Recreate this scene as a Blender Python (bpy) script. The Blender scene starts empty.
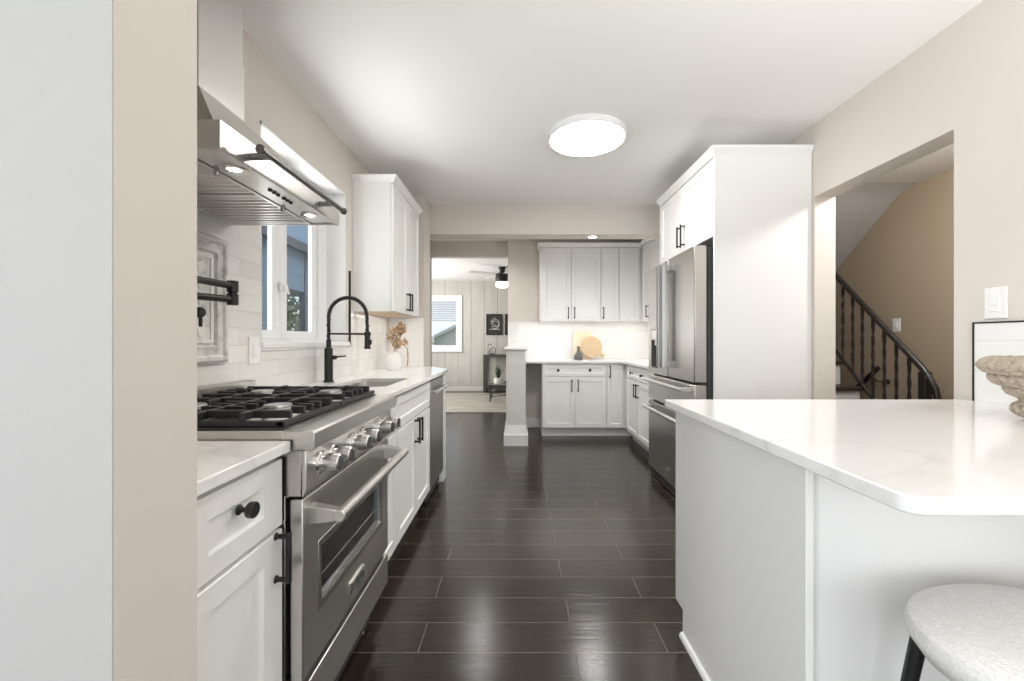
import bpy, bmesh, math, random
from mathutils import Vector, Matrix
R = math.radians
random.seed(7)
SC = bpy.context.scene
C = SC.collection

# ------------------------------------------------------------------ camera, world, lights, exposure
cam_d = bpy.data.cameras.new('camera')
cam = bpy.data.objects.new('camera', cam_d); C.objects.link(cam)
cam.location = (0, 0, 1.16); cam.rotation_euler = (R(90), 0, 0)
cam_d.sensor_width = 36; cam_d.lens = 420/1024*36; cam_d.shift_x = -5.5/1024
cam_d.clip_start = .02
SC.camera = cam
SC.view_settings.view_transform = 'Standard'; SC.view_settings.look = 'None'
SC.view_settings.gamma = 1; SC.view_settings.use_curve_mapping = False
SC.view_settings.exposure = 0.34
try:
    SC.cycles.use_denoising = True
    SC.cycles.max_bounces = 10; SC.cycles.diffuse_bounces = 6; SC.cycles.glossy_bounces = 5
    SC.cycles.transparent_max_bounces = 12
    SC.cycles.sample_clamp_indirect = 6
    SC.cycles.caustics_reflective = False; SC.cycles.caustics_refractive = False
except Exception:
    pass
W = bpy.data.worlds.new('sky'); SC.world = W; W.use_nodes = True
nt = W.node_tree; nt.nodes.clear()
wo = nt.nodes.new('ShaderNodeOutputWorld'); bg = nt.nodes.new('ShaderNodeBackground')
bg.inputs[0].default_value = (.80, .90, 1, 1); bg.inputs[1].default_value = 1.0
nt.links.new(bg.outputs[0], wo.inputs[0])

def area(name, loc, rot, sx, sy, power, col=(1, 1, 1), spread=180):
    l = bpy.data.lights.new(name, 'AREA'); l.shape = 'RECTANGLE'; l.size = sx; l.size_y = sy
    l.energy = power; l.color = col; l.spread = R(spread)
    o = bpy.data.objects.new(name, l); o.location = loc; o.rotation_euler = rot; C.objects.link(o); return o
def point(name, loc, power, col=(1, 1, 1), r=.05):
    l = bpy.data.lights.new(name, 'POINT'); l.energy = power; l.color = col; l.shadow_soft_size = r
    o = bpy.data.objects.new(name, l); o.location = loc; C.objects.link(o); return o
COOL = (.93, .965, 1); WARM = (1, .87, .72); NEUT = (1, .985, .965)
# daylight through the dining room windows behind the camera (facing +Y), plus an added side fill
area('dining_side_fill', (-2.55, -1.55, 1.45), (R(95), 0, R(-90)), 1.5, 1.7, 62, COOL)  # added fill through an unseen side window, brightening the peninsula's left face
area('daylight_dining_right', (.95, -3.12, 1.45), (R(100), 0, 0), 1.5, 1.7, 20, COOL)
area('daylight_dining_left', (-1.35, -3.12, 1.45), (R(100), 0, 0), 1.7, 1.7, 34, COOL)
# added fill outside the kitchen window below the sill, imitating ground bounce
area('ground_bounce_fill', (-2.45, 2.44, .72), (R(148), 0, R(-90)), 3.0, 1.3, 135, NEUT)
# daylight through the living room windows
area('daylight_living_left', (-2.60, 7.7, 1.5), (R(100), 0, R(-90)), 2.2, 1.5, 65, NEUT)
# added spot standing in for a photographer's flash, aimed up to brighten the ceiling
fl_ = bpy.data.lights.new('bounce_flash_fill', 'SPOT'); fl_.energy = 215; fl_.color = NEUT; fl_.spot_size = R(96); fl_.spot_blend = .7; fl_.shadow_soft_size = .35
fo = bpy.data.objects.new('bounce_flash_fill', fl_); fo.location = (1.25, -.8, 1.25); fo.rotation_euler = (R(90+54), 0, R(10)); C.objects.link(fo)
# strip lamps under the wall cabinets
area('under_cabinet_lamp', (.92, 5.42, 1.395), (0, 0, 0), 1.5, .05, 1.7, (1, .97, .93))
area('under_cabinet_lamp', (1.72, 4.6, 1.395), (0, 0, R(90)), 1.0, .05, .8, (1, .97, .93))
area('under_cabinet_lamp', (-1.08, 3.46, 1.365), (0, 0, R(90)), .7, .05, .6, (1, .97, .93))
def down(name, loc, power, col, ang=130):
    l = bpy.data.lights.new(name, 'SPOT'); l.energy = power; l.color = col; l.spot_size = R(ang); l.spot_blend = .8; l.shadow_soft_size = .05
    o = bpy.data.objects.new(name, l); o.location = loc; C.objects.link(o); return o
down('recessed_downlight', (.775, 4.325, 2.215), 40, NEUT, 150)
down('recessed_downlight', (-.45, 5.0, 2.50), 30, NEUT, 150)  # added fill behind the beam, no fixture there
point('stair_hall_fill', (2.55, 2.15, 2.35), 42, NEUT, .1)  # unseen fill added to brighten the stair hall
# ------------------------------------------------------------------ materials
MATS = {}
def mat(name, col=(.8, .8, .8), rough=.5, metal=0, emit=None, es=0, spec=.5, coat=0):
    m = bpy.data.materials.new(name); m.use_nodes = True
    b = m.node_tree.nodes['Principled BSDF']
    b.inputs['Base Color'].default_value = (*col, 1); b.inputs['Roughness'].default_value = rough
    b.inputs['Metallic'].default_value = metal; b.inputs['Specular IOR Level'].default_value = spec
    b.inputs['Coat Weight'].default_value = coat
    if emit: b.inputs['Emission Color'].default_value = (*emit, 1); b.inputs['Emission Strength'].default_value = es
    MATS[name] = m; return m
class NB:
    """small node helper around one material"""
    def __init__(s, m): s.t = m.node_tree; s.b = s.t.nodes['Principled BSDF']
    def n(s, ty, **kw):
        x = s.t.nodes.new('ShaderNode' + ty)
        for k, v in kw.items(): setattr(x, k, v)
        return x
    def l(s, a, b): s.t.links.new(a, b)
    def coord(s, kind='Object', scale=(1, 1, 1), rot=(0, 0, 0), loc=(0, 0, 0)):
        c = s.n('TexCoord'); m = s.n('Mapping')
        m.inputs['Scale'].default_value = scale; m.inputs['Rotation'].default_value = rot; m.inputs['Location'].default_value = loc
        s.l(c.outputs[kind], m.inputs['Vector']); return m.outputs[0]
    def noise(s, vec, scale, detail=3, rough=.5, dist=0):
        x = s.n('TexNoise'); x.inputs['Scale'].default_value = scale; x.inputs['Detail'].default_value = detail
        x.inputs['Roughness'].default_value = rough; x.inputs['Distortion'].default_value = dist
        if vec is not None: s.l(vec, x.inputs['Vector'])
        return x.outputs['Fac']
    def ramp(s, fac, stops):
        r = s.n('ValToRGB'); e = r.color_ramp.elements
        while len(e) < len(stops): e.new(.5)
        for i, (p, c) in enumerate(stops):
            e[i].position = p; e[i].color = (*c, 1) if len(c) == 3 else c
        s.l(fac, r.inputs[0]); return r.outputs[0]
    def bump(s, h, strength=.2, dist=.01, nrm=None):
        x = s.n('Bump'); x.inputs['Strength'].default_value = strength; x.inputs['Distance'].default_value = dist
        s.l(h, x.inputs['Height'])
        if nrm is not None: s.l(nrm, x.inputs['Normal'])
        return x.outputs[0]
    def mixc(s, f, a, b, mode='MIX'):
        x = s.n('Mix', data_type='RGBA', blend_type=mode)
        for i, v in ((0, f), (6, a), (7, b)):
            if hasattr(v, 'links'): s.l(v, x.inputs[i])
            elif i == 0: x.inputs[0].default_value = v
            else: x.inputs[i].default_value = (*v, 1)
        return x.outputs[2]
    def math(s, op, a, b=0):
        x = s.n('Math', operation=op)
        for i, v in enumerate((a, b)):
            if hasattr(v, 'links'): s.l(v, x.inputs[i])
            else: x.inputs[i].default_value = v
        return x.outputs[0]

def wallpaint(name, col, rough=.75):
    m = mat(name, col, rough, spec=.3); n = NB(m)
    h = n.noise(n.coord(), 220, 2); n.l(n.bump(h, .06, .002), n.b.inputs['Normal']); return m
wallpaint('beige', (.69, .645, .59)); wallpaint('front_wall_dimmed', (.42, .41, .40)); wallpaint('ceiling_white', (.90, .89, .875)); wallpaint('cool_white', (.80, .80, .80))  # front wall: cool tint and dimmer light put into its grey
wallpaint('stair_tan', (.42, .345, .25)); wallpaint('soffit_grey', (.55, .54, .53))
mat('cab', (.86, .855, .84), .32); mat('trim', (.85, .84, .82), .4); mat('halfwall', (.74, .725, .695), .5)
mat('cab_wood', (.62, .47, .33), .5)
mat('black', (.009, .009, .009), .45, .0); mat('black_metal', (.035, .034, .033), .38, .6)
mat('iron', (.028, .028, .029), .5, .2); mat('rubber', (.01, .01, .01), .7)
mat('gasket', (.05, .05, .05), .6); mat('chrome', (.75, .74, .72), .12, 1)
mat('lens', (.9, .9, .9), .4, emit=(1, .98, .96), es=34.0); mat('lamp', (.9, .9, .9), .4, emit=(1, .93, .82), es=14)
mat('lens_small', (.9, .9, .9), .4, emit=(1, .96, .9), es=4)
mat('plastic', (.84, .84, .83), .35); mat('ceramic', (.86, .85, .83), .18)
mat('dark_glass', (.012, .012, .013), .06, spec=.7); mat('charcoal', (.09, .09, .088), .6)
mat('ash_vase', (.12, .12, .115), .55); mat('concrete_pot', (.80, .79, .77), .6)
mat('leaf', (.06, .10, .05), .55); mat('white_paint', (.82, .82, .82), .35)
mat('canvas_dark', (.035, .035, .033), .7); mat('canvas_line', (.62, .60, .56), .7)
mat('rail_wood', (.010, .007, .006), .4); mat('tread_wood', (.035, .022, .016), .35)
mat('riser', (.55, .55, .55), .5); mat('console', (.07, .068, .062), .5); mat('blind', (.50, .52, .56), .6)
mat('brass_wire', (.10, .095, .085), .4, .6); mat('house_trim', (.10, .14, .20), .6); mat('grass', (.12, .17, .06), .9)
mat('roof', (.12, .13, .15), .9); mat('shed', (.88, .86, .83), .8); mat('fan_grey', (.70, .69, .67), .5)

def steel(name, col=(.68, .665, .64), rough=.31, axis=0):
    m = mat(name, col, rough, 1.0)
    return m
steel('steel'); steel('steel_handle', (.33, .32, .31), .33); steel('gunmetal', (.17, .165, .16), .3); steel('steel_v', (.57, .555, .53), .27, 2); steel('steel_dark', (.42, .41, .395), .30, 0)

def quartz():
    m = mat('quartz', (.88, .875, .86), .13); n = NB(m)
    v = n.coord(scale=(1, 1, 1))
    w = n.noise(v, 1.6, 4, .55, 1.2)
    a = n.math('ABSOLUTE', n.math('SUBTRACT', w, .5))
    c = n.ramp(a, [(0, (.70, .69, .665)), (.010, (.82, .81, .79)), (.035, (.875, .87, .855))])
    mask = n.ramp(n.noise(v, 1.3, 2), [(.46, (0, 0, 0)), (.62, (1, 1, 1))])
    n.l(n.mixc(mask, (.875, .87, .855), c), n.b.inputs['Base Color']); return m
quartz()

def floor_mat():
    m = mat('floor_wood', (.03, .02, .016), .25); n = NB(m)
    v = n.coord(loc=(0.37, -.0634, 0))
    br = n.n('TexBrick'); br.offset = .37; br.offset_frequency = 2
    for k, val in (('Scale', 1), ('Mortar Size', .0021), ('Mortar Smooth', .4), ('Bias', 0), ('Brick Width', .93), ('Row Height', .1664)):
        br.inputs[k].default_value = val
    br.inputs['Color1'].default_value = (.0, .0, .0, 1); br.inputs['Color2'].default_value = (1, 1, 1, 1); br.inputs['Mortar'].default_value = (.5, .5, .5, 1)
    n.l(v, br.inputs['Vector'])
    g = n.noise(n.coord(scale=(1.6, 26, 1)), 1.5, 4, .6, .4)
    base = n.ramp(br.outputs['Color'], [(0, (.0145, .0098, .0072)), (1, (.030, .0212, .0162))])
    base = n.mixc(n.math('MULTIPLY', g, .55), base, (.037, .026, .0195))
    base = n.mixc(br.outputs['Fac'], base, (.17, .145, .12))  # pale joints: bevel highlights painted into the plank colour
    n.l(base, n.b.inputs['Base Color'])
    hs = n.noise(n.coord(scale=(2.2, 16, 1)), 2.2, 3, .5, .8)     # hand-scraped ripples along the plank
    fine = n.noise(n.coord(scale=(4, 70, 1)), 2.0, 2)
    h = n.math('ADD', n.math('MULTIPLY', hs, 1.0), n.math('MULTIPLY', fine, .25))
    b1 = n.bump(h, .26, .004)
    b2 = n.bump(n.math('SUBTRACT', 1, br.outputs['Fac']), .5, .0025, b1)
    n.l(b2, n.b.inputs['Normal'])
    rr = n.n('MapRange'); rr.inputs['To Min'].default_value = .15; rr.inputs['To Max'].default_value = .27
    n.l(hs, rr.inputs[0]); n.l(rr.outputs[0], n.b.inputs['Roughness'])
    n.b.inputs['Specular IOR Level'].default_value = .55
    return m
floor_mat()

def tile(name, bw, bh, plane='YZ', c1=(.80, .79, .765), c2=(.72, .71, .685), grout=(.70, .685, .66), rough=.12, wav=.35, mort=.0018, zoff=.915):
    m = mat(name, c1, rough); n = NB(m)
    c = n.n('TexCoord'); s = n.n('SeparateXYZ'); k = n.n('CombineXYZ'); n.l(c.outputs['Object'], s.inputs[0])
    n.l(s.outputs[plane[0]], k.inputs[0]); n.l(n.math('SUBTRACT', s.outputs['Z'], zoff), k.inputs[1])
    br = n.n('TexBrick'); br.offset = .5
    for q, val in (('Scale', 1), ('Mortar Size', mort), ('Mortar Smooth', .2), ('Bias', 0), ('Brick Width', bw), ('Row Height', bh)):
        br.inputs[q].default_value = val
    br.inputs['Color1'].default_value = (*c1, 1); br.inputs['Color2'].default_value = (*c2, 1); br.inputs['Mortar'].default_value = (*grout, 1)
    n.l(k.outputs[0], br.inputs['Vector']); n.l(br.outputs['Color'], n.b.inputs['Base Color'])
    w = n.noise(k.outputs[0], 14, 2)
    b1 = n.bump(w, wav, .006)
    n.l(n.bump(n.math('SUBTRACT', 1, br.outputs['Fac']), .6, .002, b1), n.b.inputs['Normal']); return m
tile('tile_left', .30, .0745, 'YZ'); tile('tile_square', .10, .10, 'YZ', wav=.7); tile('tile_back', .15, .075, 'XZ', (.82, .815, .80), (.80, .795, .78), (.76, .75, .73), .2, .12)
tile('tile_right', .60, .125, 'YZ', (.84, .84, .83), (.82, .82, .81), (.72, .72, .71), .18, .08, zoff=.91)

def marble(name, c1, c2, scale, rough=.3):
    m = mat(name, c1, rough); n = NB(m); v = n.coord()
    f = n.noise(v, scale, 6, .65, 1.5)
    n.l(n.ramp(f, [(.30, c2), (.52, c1), (.75, tuple(min(1, x*1.08) for x in c1))]), n.b.inputs['Base Color']); return m
marble('marble_frame', (.66, .65, .63), (.38, .375, .365), 14); marble('marble_field', (.74, .725, .70), (.50, .48, .45), 9, .35)
marble('marble_light', (.78, .77, .75), (.62, .60, .58), 12)

def fabric():
    m = mat('boucle', (.66, .655, .64), .95, spec=.2); n = NB(m); v = n.coord()
    vo = n.n('TexVoronoi'); vo.inputs['Scale'].default_value = 330; n.l(v, vo.inputs['Vector'])
    n.l(n.ramp(n.noise(v, 160, 3), [(.3, (.74, .73, .71)), (.7, (.86, .85, .83))]), n.b.inputs['Base Color'])
    n.l(n.bump(vo.outputs['Distance'], .45, .002), n.b.inputs['Normal'])
fabric()
def woodm(name, c1, c2, sc=(3, 30, 3)):
    m = mat(name, c1, .5); n = NB(m)
    n.l(n.ramp(n.noise(n.coord(scale=sc), 2, 4, .5, .6), [(.3, c1), (.7, c2)]), n.b.inputs['Base Color'])
woodm('pale_wood', (.70, .60, .44), (.80, .71, .55)); woodm('tan_wood', (.58, .42, .24), (.68, .52, .33))
woodm('seagrass', (.30, .245, .185), (.50, .425, .34), (60, 60, 60)); woodm('petal', (.34, .22, .12), (.62, .44, .25), (40, 40, 40))
woodm('rug', (.24, .22, .185), (.50, .47, .41), (1.2, 9, 1))
woodm('bush', (.05, .085, .04), (.28, .36, .20), (9, 9, 9))
def panelling():
    m = mat('panelling', (.56, .545, .50), .6); n = NB(m)
    c = n.n('TexCoord'); s = n.n('SeparateXYZ'); n.l(c.outputs['Object'], s.inputs[0])
    f = n.math('FRACT', n.math('MULTIPLY', s.outputs['X'], 3.3))
    d = n.math('ABSOLUTE', n.math('SUBTRACT', f, .5))
    g = n.ramp(d, [(0, (0, 0, 0)), (.035, (1, 1, 1))])
    n.l(n.bump(g, .9, .012), n.b.inputs['Normal'])
    n.l(n.ramp(n.noise(n.coord(scale=(3, 3, .5)), 2, 2), [(.3, (.54, .525, .48)), (.7, (.60, .585, .54))]), n.b.inputs['Base Color'])
panelling()
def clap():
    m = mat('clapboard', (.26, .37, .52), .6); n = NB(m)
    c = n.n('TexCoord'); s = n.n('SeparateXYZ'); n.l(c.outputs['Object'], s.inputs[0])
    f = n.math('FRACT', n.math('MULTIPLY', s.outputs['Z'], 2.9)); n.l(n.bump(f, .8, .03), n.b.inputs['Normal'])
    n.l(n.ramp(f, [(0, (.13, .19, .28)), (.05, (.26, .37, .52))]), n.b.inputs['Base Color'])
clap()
def glassm():
    m = bpy.data.materials.new('glass'); m.use_nodes = True; t = m.node_tree; t.nodes.clear()
    o = t.nodes.new('ShaderNodeOutputMaterial'); tr = t.nodes.new('ShaderNodeBsdfTransparent'); g = t.nodes.new('ShaderNodeBsdfGlossy')
    lw = t.nodes.new('ShaderNodeLayerWeight'); mx = t.nodes.new('ShaderNodeMixShader'); g.inputs['Roughness'].default_value = .02
    pw = t.nodes.new('ShaderNodeMath'); pw.operation = 'POWER'; pw.inputs[1].default_value = 4
    ml = t.nodes.new('ShaderNodeMath'); ml.operation = 'MULTIPLY_ADD'; ml.inputs[1].default_value = .5; ml.inputs[2].default_value = .03
    tr.inputs[0].default_value = (.96, .975, .975, 1); lw.inputs['Blend'].default_value = .5
    t.links.new(lw.outputs['Facing'], pw.inputs[0]); t.links.new(pw.outputs[0], ml.inputs[0]); t.links.new(ml.outputs[0], mx.inputs[0])
    t.links.new(tr.outputs[0], mx.inputs[1]); t.links.new(g.outputs[0], mx.inputs[2]); t.links.new(mx.outputs[0], o.inputs[0])
    MATS['glass'] = m
glassm()

# ------------------------------------------------------------------ mesh helpers
class M:
    def __init__(s): s.bm = bmesh.new()
    def face(s, pts):
        return s.bm.faces.new([s.bm.verts.new(p) for p in pts])
    def box(s, x0, x1, y0, y1, z0, z1):
        v = [s.bm.verts.new(p) for p in ((x0,y0,z0),(x1,y0,z0),(x1,y1,z0),(x0,y1,z0),(x0,y0,z1),(x1,y0,z1),(x1,y1,z1),(x0,y1,z1))]
        for f in ((0,3,2,1),(4,5,6,7),(0,1,5,4),(1,2,6,5),(2,3,7,6),(3,0,4,7)): s.bm.faces.new([v[i] for i in f])
        return s
    def loft(s, rings, cap0=True, cap1=True, closed=False):
        rs = [[s.bm.verts.new(p) for p in r] for r in rings]; n = len(rs[0])
        pairs = list(zip(rs, rs[1:])) + ([(rs[-1], rs[0])] if closed else [])
        for a, b in pairs:
            for i in range(n):
                j = (i+1) % n; s.bm.faces.new((a[i], a[j], b[j], b[i]))
        if not closed:
            if cap0: s.bm.faces.new(rs[0][::-1])
            if cap1: s.bm.faces.new(rs[-1])
        return s
    def prism(s, pts, axis, a, b):
        """polygon pts extruded along axis ('x','y','z') from a to b"""
        f = {'x': lambda p, t: (t, p[0], p[1]), 'y': lambda p, t: (p[0], t, p[1]), 'z': lambda p, t: (p[0], p[1], t)}[axis]
        return s.loft([[f(p, a) for p in pts], [f(p, b) for p in pts]])
    def cyl(s, p0, p1, r0, r1=None, n=20):
        return s.tube([p0, p1], [r0, r0 if r1 is None else r1], n)
    def tube(s, pts, r, n=10, closed=False, squash=None):
        pts = [Vector(p) for p in pts]; k = len(pts)
        rr = r if isinstance(r, (list, tuple)) else [r]*k
        up = None; rings = []
        for i, p in enumerate(pts):
            if closed: t = pts[(i+1) % k] - pts[i-1]
            else: t = pts[min(i+1, k-1)] - pts[max(i-1, 0)]
            t.normalize()
            if up is None:
                up = Vector((0, 0, 1)) if abs(t.z) < .9 else Vector((1, 0, 0))
            up = up - t*up.dot(t)
            if up.length < 1e-5: up = t.orthogonal()
            up.normalize(); sd = t.cross(up)
            rings.append([p + (up*math.cos(2*math.pi*j/n) + sd*math.sin(2*math.pi*j/n))*rr[i] for j in range(n)])
        return s.loft(rings, closed=closed)
    def lathe(s, prof, c=(0, 0, 0), n=28, axis='z', cap0=True, cap1=True):
        f = {'z': lambda a, b, h: (c[0]+a, c[1]+b, c[2]+h), 'y': lambda a, b, h: (c[0]+a, c[1]+h, c[2]+b), 'x': lambda a, b, h: (c[0]+h, c[1]+a, c[2]+b)}[axis]
        return s.loft([[f(r*math.cos(2*math.pi*i/n), r*math.sin(2*math.pi*i/n), h) for i in range(n)] for r, h in prof], cap0, cap1)
    def rings_y(s, x0, x1, z0, z1, steps):
        """concentric rectangle rings (inset, y): shaker fronts, window casings"""
        sp = [(i if isinstance(i, tuple) else (i, i), y) for i, y in steps]
        return s.loft([[(x0+i, y, z0+j), (x1-i, y, z0+j), (x1-i, y, z1-j), (x0+i, y, z1-j)] for (i, j), y in sp])
    def hole(s, x0, x1, z0, z1, a0, a1, b0, b1, y0, y1):
        """slab in the XZ plane with a rectangular hole a0..a1 x b0..b1"""
        o = lambda y: [(x0, y, z0), (x1, y, z0), (x1, y, z1), (x0, y, z1)]
        h = lambda y: [(a0, y, b0), (a1, y, b0), (a1, y, b1), (a0, y, b1)]
        return s.loft([o(y0), o(y1), h(y1), h(y0)], closed=True)
    def ico(s, c, r, sub=1, sc=(1, 1, 1)):
        g = bmesh.ops.create_icosphere(s.bm, subdivisions=sub, radius=r)
        for v in g['verts']: v.co = Vector((v.co.x*sc[0], v.co.y*sc[1], v.co.z*sc[2])) + Vector(c)
        return s
def put(o, name, label=None, cat=None, group=None, kind=None):
    if label: o['label'] = label
    if cat: o['category'] = cat
    if group: o['group'] = group
    if kind: o['kind'] = kind
def obj(name, m, material, parent=None, loc=(0, 0, 0), rz=0, bev=0, seg=2, smooth=True, label=None, cat=None, group=None, kind=None, rot=None):
    if isinstance(m, M):
        bmesh.ops.recalc_face_normals(m.bm, faces=m.bm.faces[:])
        me = bpy.data.meshes.new(name); m.bm.to_mesh(me); m.bm.free()
        if smooth:
            me.polygons.foreach_set('use_smooth', [True]*len(me.polygons)); me.set_sharp_from_angle(angle=R(35))
        me.materials.append(MATS[material])
    else: me = m
    o = bpy.data.objects.new(name, me); C.objects.link(o); o.location = loc
    o.rotation_euler = rot if rot else (0, 0, rz)
    if parent: o.parent = parent
    if bev:
        b = o.modifiers.new('edge', 'BEVEL'); b.width = bev; b.segments = seg; b.limit_method = 'ANGLE'; b.angle_limit = R(40)
    put(o, name, label, cat, group, kind); return o
def empty(name, label, cat, loc, rz=0, group=None, kind=None):
    o = bpy.data.objects.new(name, None); C.objects.link(o); o.location = loc; o.rotation_euler = (0, 0, rz); o.empty_display_size = .1
    put(o, name, label, cat, group, kind); return o
def struct(name, m, material, bev=0, parent=None, **k):
    return obj(name, m, material, parent, bev=bev, kind='structure', **k)

LX, RX, CZ = -1.20, 1.867, 2.522       # left wall, right wall, ceiling
BY = 5.60                              # back wall
# ------------------------------------------------------------------ setting: floor, ceiling, walls
def plan(z0, z1):
    m = M(); m.prism([(-2.7, -3.3), (3.55, -3.3), (3.55, 9.77), (-2.75, 9.77), (-2.75, 5.78), (LX-.16, 5.78), (LX-.16, .555), (-2.7, .555)], 'z', z0, z1); return m
struct('floor', plan(-.06, 0), 'floor_wood'); struct('ceiling', plan(CZ, CZ+.08), 'ceiling_white')
w = M(); w.box(-2.7, LX-.16, .555, .70, 0, CZ); w.box(LX-.16, -.534, .555, .70, 0, CZ)
struct('wall_front', w, 'beige')
struct('wall_front_face', M().box(-2.6, -.534, .5535, .555, 0, CZ), 'front_wall_dimmed')  # thin sheet over the beige wall, carrying the dimmed colour
w = M()
w.box(LX-.16, LX, .70, 1.957, 0, CZ); w.box(LX-.16, LX, 1.957, 2.94, 0, 1.122); w.box(LX-.16, LX, 1.957, 2.94, 2.187, CZ)
w.box(LX-.16, LX, 2.94, BY+.16, 0, CZ)
struct('wall_left', w, 'beige')
w = M(); w.box(LX, -.88, 3.955, 4.225, 0, CZ); struct('wall_left_return', w, 'beige')
struct('trim_3', M().box(LX, -.882, 3.940, 3.955, .916, 1.372), 'trim')
w = M()
w.box(RX, RX+.13, -3.2, 1.797, 0, CZ); w.box(RX, RX+.13, 1.797, 2.6375, 2.064, CZ); w.box(RX, RX+.13, 2.6375, BY+.16, 0, CZ)
struct('wall_right', w, 'beige')
w = M(); w.box(-.128, RX+.13, BY, BY+.14, 0, CZ)
struct('wall_back', w, 'beige')
struct('ceiling_beam', M().box(LX, 1.518, 4.225, 4.43, 2.228, CZ), 'beige')
# living room header and walls
struct('wall_living_header', M().box(LX, -.10, 5.76, 5.88, 2.31, CZ), 'beige')
w = M(); w.box(-2.65, LX, 5.78, 5.88, 2.31, CZ); w.box(-2.65, LX-.0, 5.78, 5.88, 0, 2.31); w.box(RX+.13, 3.5, BY, BY+.14, 0, CZ)
w.box(-.128, 1.9, 5.75, 5.88, 0, CZ)
struct('wall_living_near', w, 'panelling')
w = M(); fy = 9.65
w.box(-2.75, -2.42, fy, fy+.12, 0, CZ); w.box(-2.42, -1.36, fy, fy+.12, 0, 1.0); w.box(-2.42, -1.36, fy, fy+.12, 2.11, CZ); w.box(-1.36, 1.9, fy, fy+.12, 0, CZ)
struct('wall_living_far', w, 'panelling')
w = M(); w.box(-2.75, -2.65, 5.78, 6.5, 0, CZ); w.box(-2.75, -2.65, 8.9, 9.77, 0, CZ); w.box(-2.75, -2.65, 6.5, 8.9, 0, .7); w.box(-2.75, -2.65, 6.5, 8.9, 2.3, CZ)
w.box(1.9, 2.0, 5.75, 9.77, 0, CZ)
struct('wall_living_side', w, 'beige')
struct('baseboard_living', M().box(-2.65, 1.9, fy-.015, fy, 0, .10), 'halfwall', bev=.003)
# dining room shell behind the camera
w = M(); w.box(-2.7, -2.6, -3.2, -2.3, 0, CZ); w.box(-2.7, -2.6, -.8, .60, 0, CZ); w.box(-2.7, -2.6, -2.3, -.8, 0, .6); w.box(-2.7, -2.6, -2.3, -.8, 2.3, CZ)
yb = -3.3
for x0, x1, z0, z1 in ((-2.7, -2.2, 0, CZ), (-.5, .2, 0, CZ), (1.7, 2.0, 0, CZ), (-2.2, -.5, 0, .6), (-2.2, -.5, 2.3, CZ), (.2, 1.7, 0, .6), (.2, 1.7, 2.3, CZ)):
    w.box(x0, x1, yb, yb+.1, z0, z1)
struct('wall_dining', w, 'cool_white')
# hall with the stairs
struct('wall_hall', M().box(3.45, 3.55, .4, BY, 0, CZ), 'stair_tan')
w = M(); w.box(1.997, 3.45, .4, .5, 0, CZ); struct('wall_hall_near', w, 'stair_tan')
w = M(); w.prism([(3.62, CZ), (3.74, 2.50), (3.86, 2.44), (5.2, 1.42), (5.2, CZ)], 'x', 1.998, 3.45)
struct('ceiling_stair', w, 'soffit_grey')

# window_1: the kitchen window in the left wall
win = empty('window_1', None, None, (-1.36, 1.957, 1.122), R(90), kind='structure')     # local x -> +Y, local -y -> +X
ww, wh = .983, 1.065
m = M(); m.hole(0, ww, 0, wh, .055, ww-.13, .045, wh-.045, -.03, .016); obj('window_frame', m, 'white_paint', win, bev=.004)
m = M(); m.box(-.004, 0.014, -.158, -.03, 0, wh); m.box(ww-.014, ww+.004, -.158, -.03, 0, wh); m.box(0, ww, -.158, -.03, wh-.012, wh+.004)
obj('window_reveal', m, 'white_paint', win)
for k, (a, b) in enumerate(((.055, .42), (.42, ww-.13))):
    m = M(); m.hole(a, b, .045, wh-.045, a+(.05 if k == 0 else .073), b-(.075 if k == 0 else .06), .095, wh-.095, -.016, .012); s = obj('window_sash', m, 'white_paint', win, bev=.004)
    m = M(); m.box(a+.04, b-.05, .001, .005, .085, wh-.085); obj('window_pane', m, 'glass', s)
m = M(); m.box(.40, .43, -.04, -.02, .32, .37); m.tube([(.415, -.035, .36), (.415, -.055, .35), (.43, -.06, .30)], .007, 8); obj('window_latch', m, 'white_paint', win, bev=.002)
m = M(); m.box(-.0, ww+.03, -.178, -.03, 0, .030); m.box(0, ww+.03, -.172, -.16, -.012, 0); obj('window_sill', m, 'white_paint', win, bev=.005)

# window_2: far wall of the living room
win = empty('window_2', None, None, (-2.42, fy, 1.0), 0, kind='structure')
m = M(); m.hole(-.09, 1.15, -.09, 1.20, 0, 1.06, 0, 1.11, -.03, .0); m.hole(0, 1.06, 0, 1.11, .05, 1.01, .05, 1.06, .0, .08); m.box(-.11, 1.17, -.06, .0, -.10, -.07)
obj('window_frame', m, 'white_paint', win, bev=.003)
m = M(); m.box(.05, 1.01, .03, .06, .525, .565); obj('meeting_rail', m, 'white_paint', win, bev=.002)
m = M(); m.box(.05, 1.01, .045, .05, .05, 1.06); obj('window_pane', m, 'glass', win)
bl = M()
for i in range(9):
    z = .60 + i*.052; bl.face([(.055, .005, z), (1.005, .005, z), (1.005, .03, z+.034), (.055, .03, z+.034)])
bl.box(.05, 1.01, .0, .035, 1.03, 1.06)
obj('window_blind', bl, 'blind', win, smooth=False)
# windows of the unseen sides (the daylight comes through them); the dining side one is added for light
for nm, loc, rz, w_, h_ in (('window_3', (-2.2, yb+.05, .6), 0, 1.7, 1.7), ('window_4', (.2, yb+.05, .6), 0, 1.5, 1.7), ('window_6_added', (-2.65, -.8, .6), R(-90), 1.5, 1.7), ('window_5', (-2.70, 8.9, .7), R(-90), 2.4, 1.6)):
    win = empty(nm, None, None, loc, rz, kind='structure')
    m = M(); m.hole(0, w_, 0, h_, .06, w_-.06, .06, h_-.06, -.04, .04); m.box(w_/2-.03, w_/2+.03, -.03, .03, .06, h_-.06); obj('window_frame', m, 'white_paint', win, bev=.003)

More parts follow.
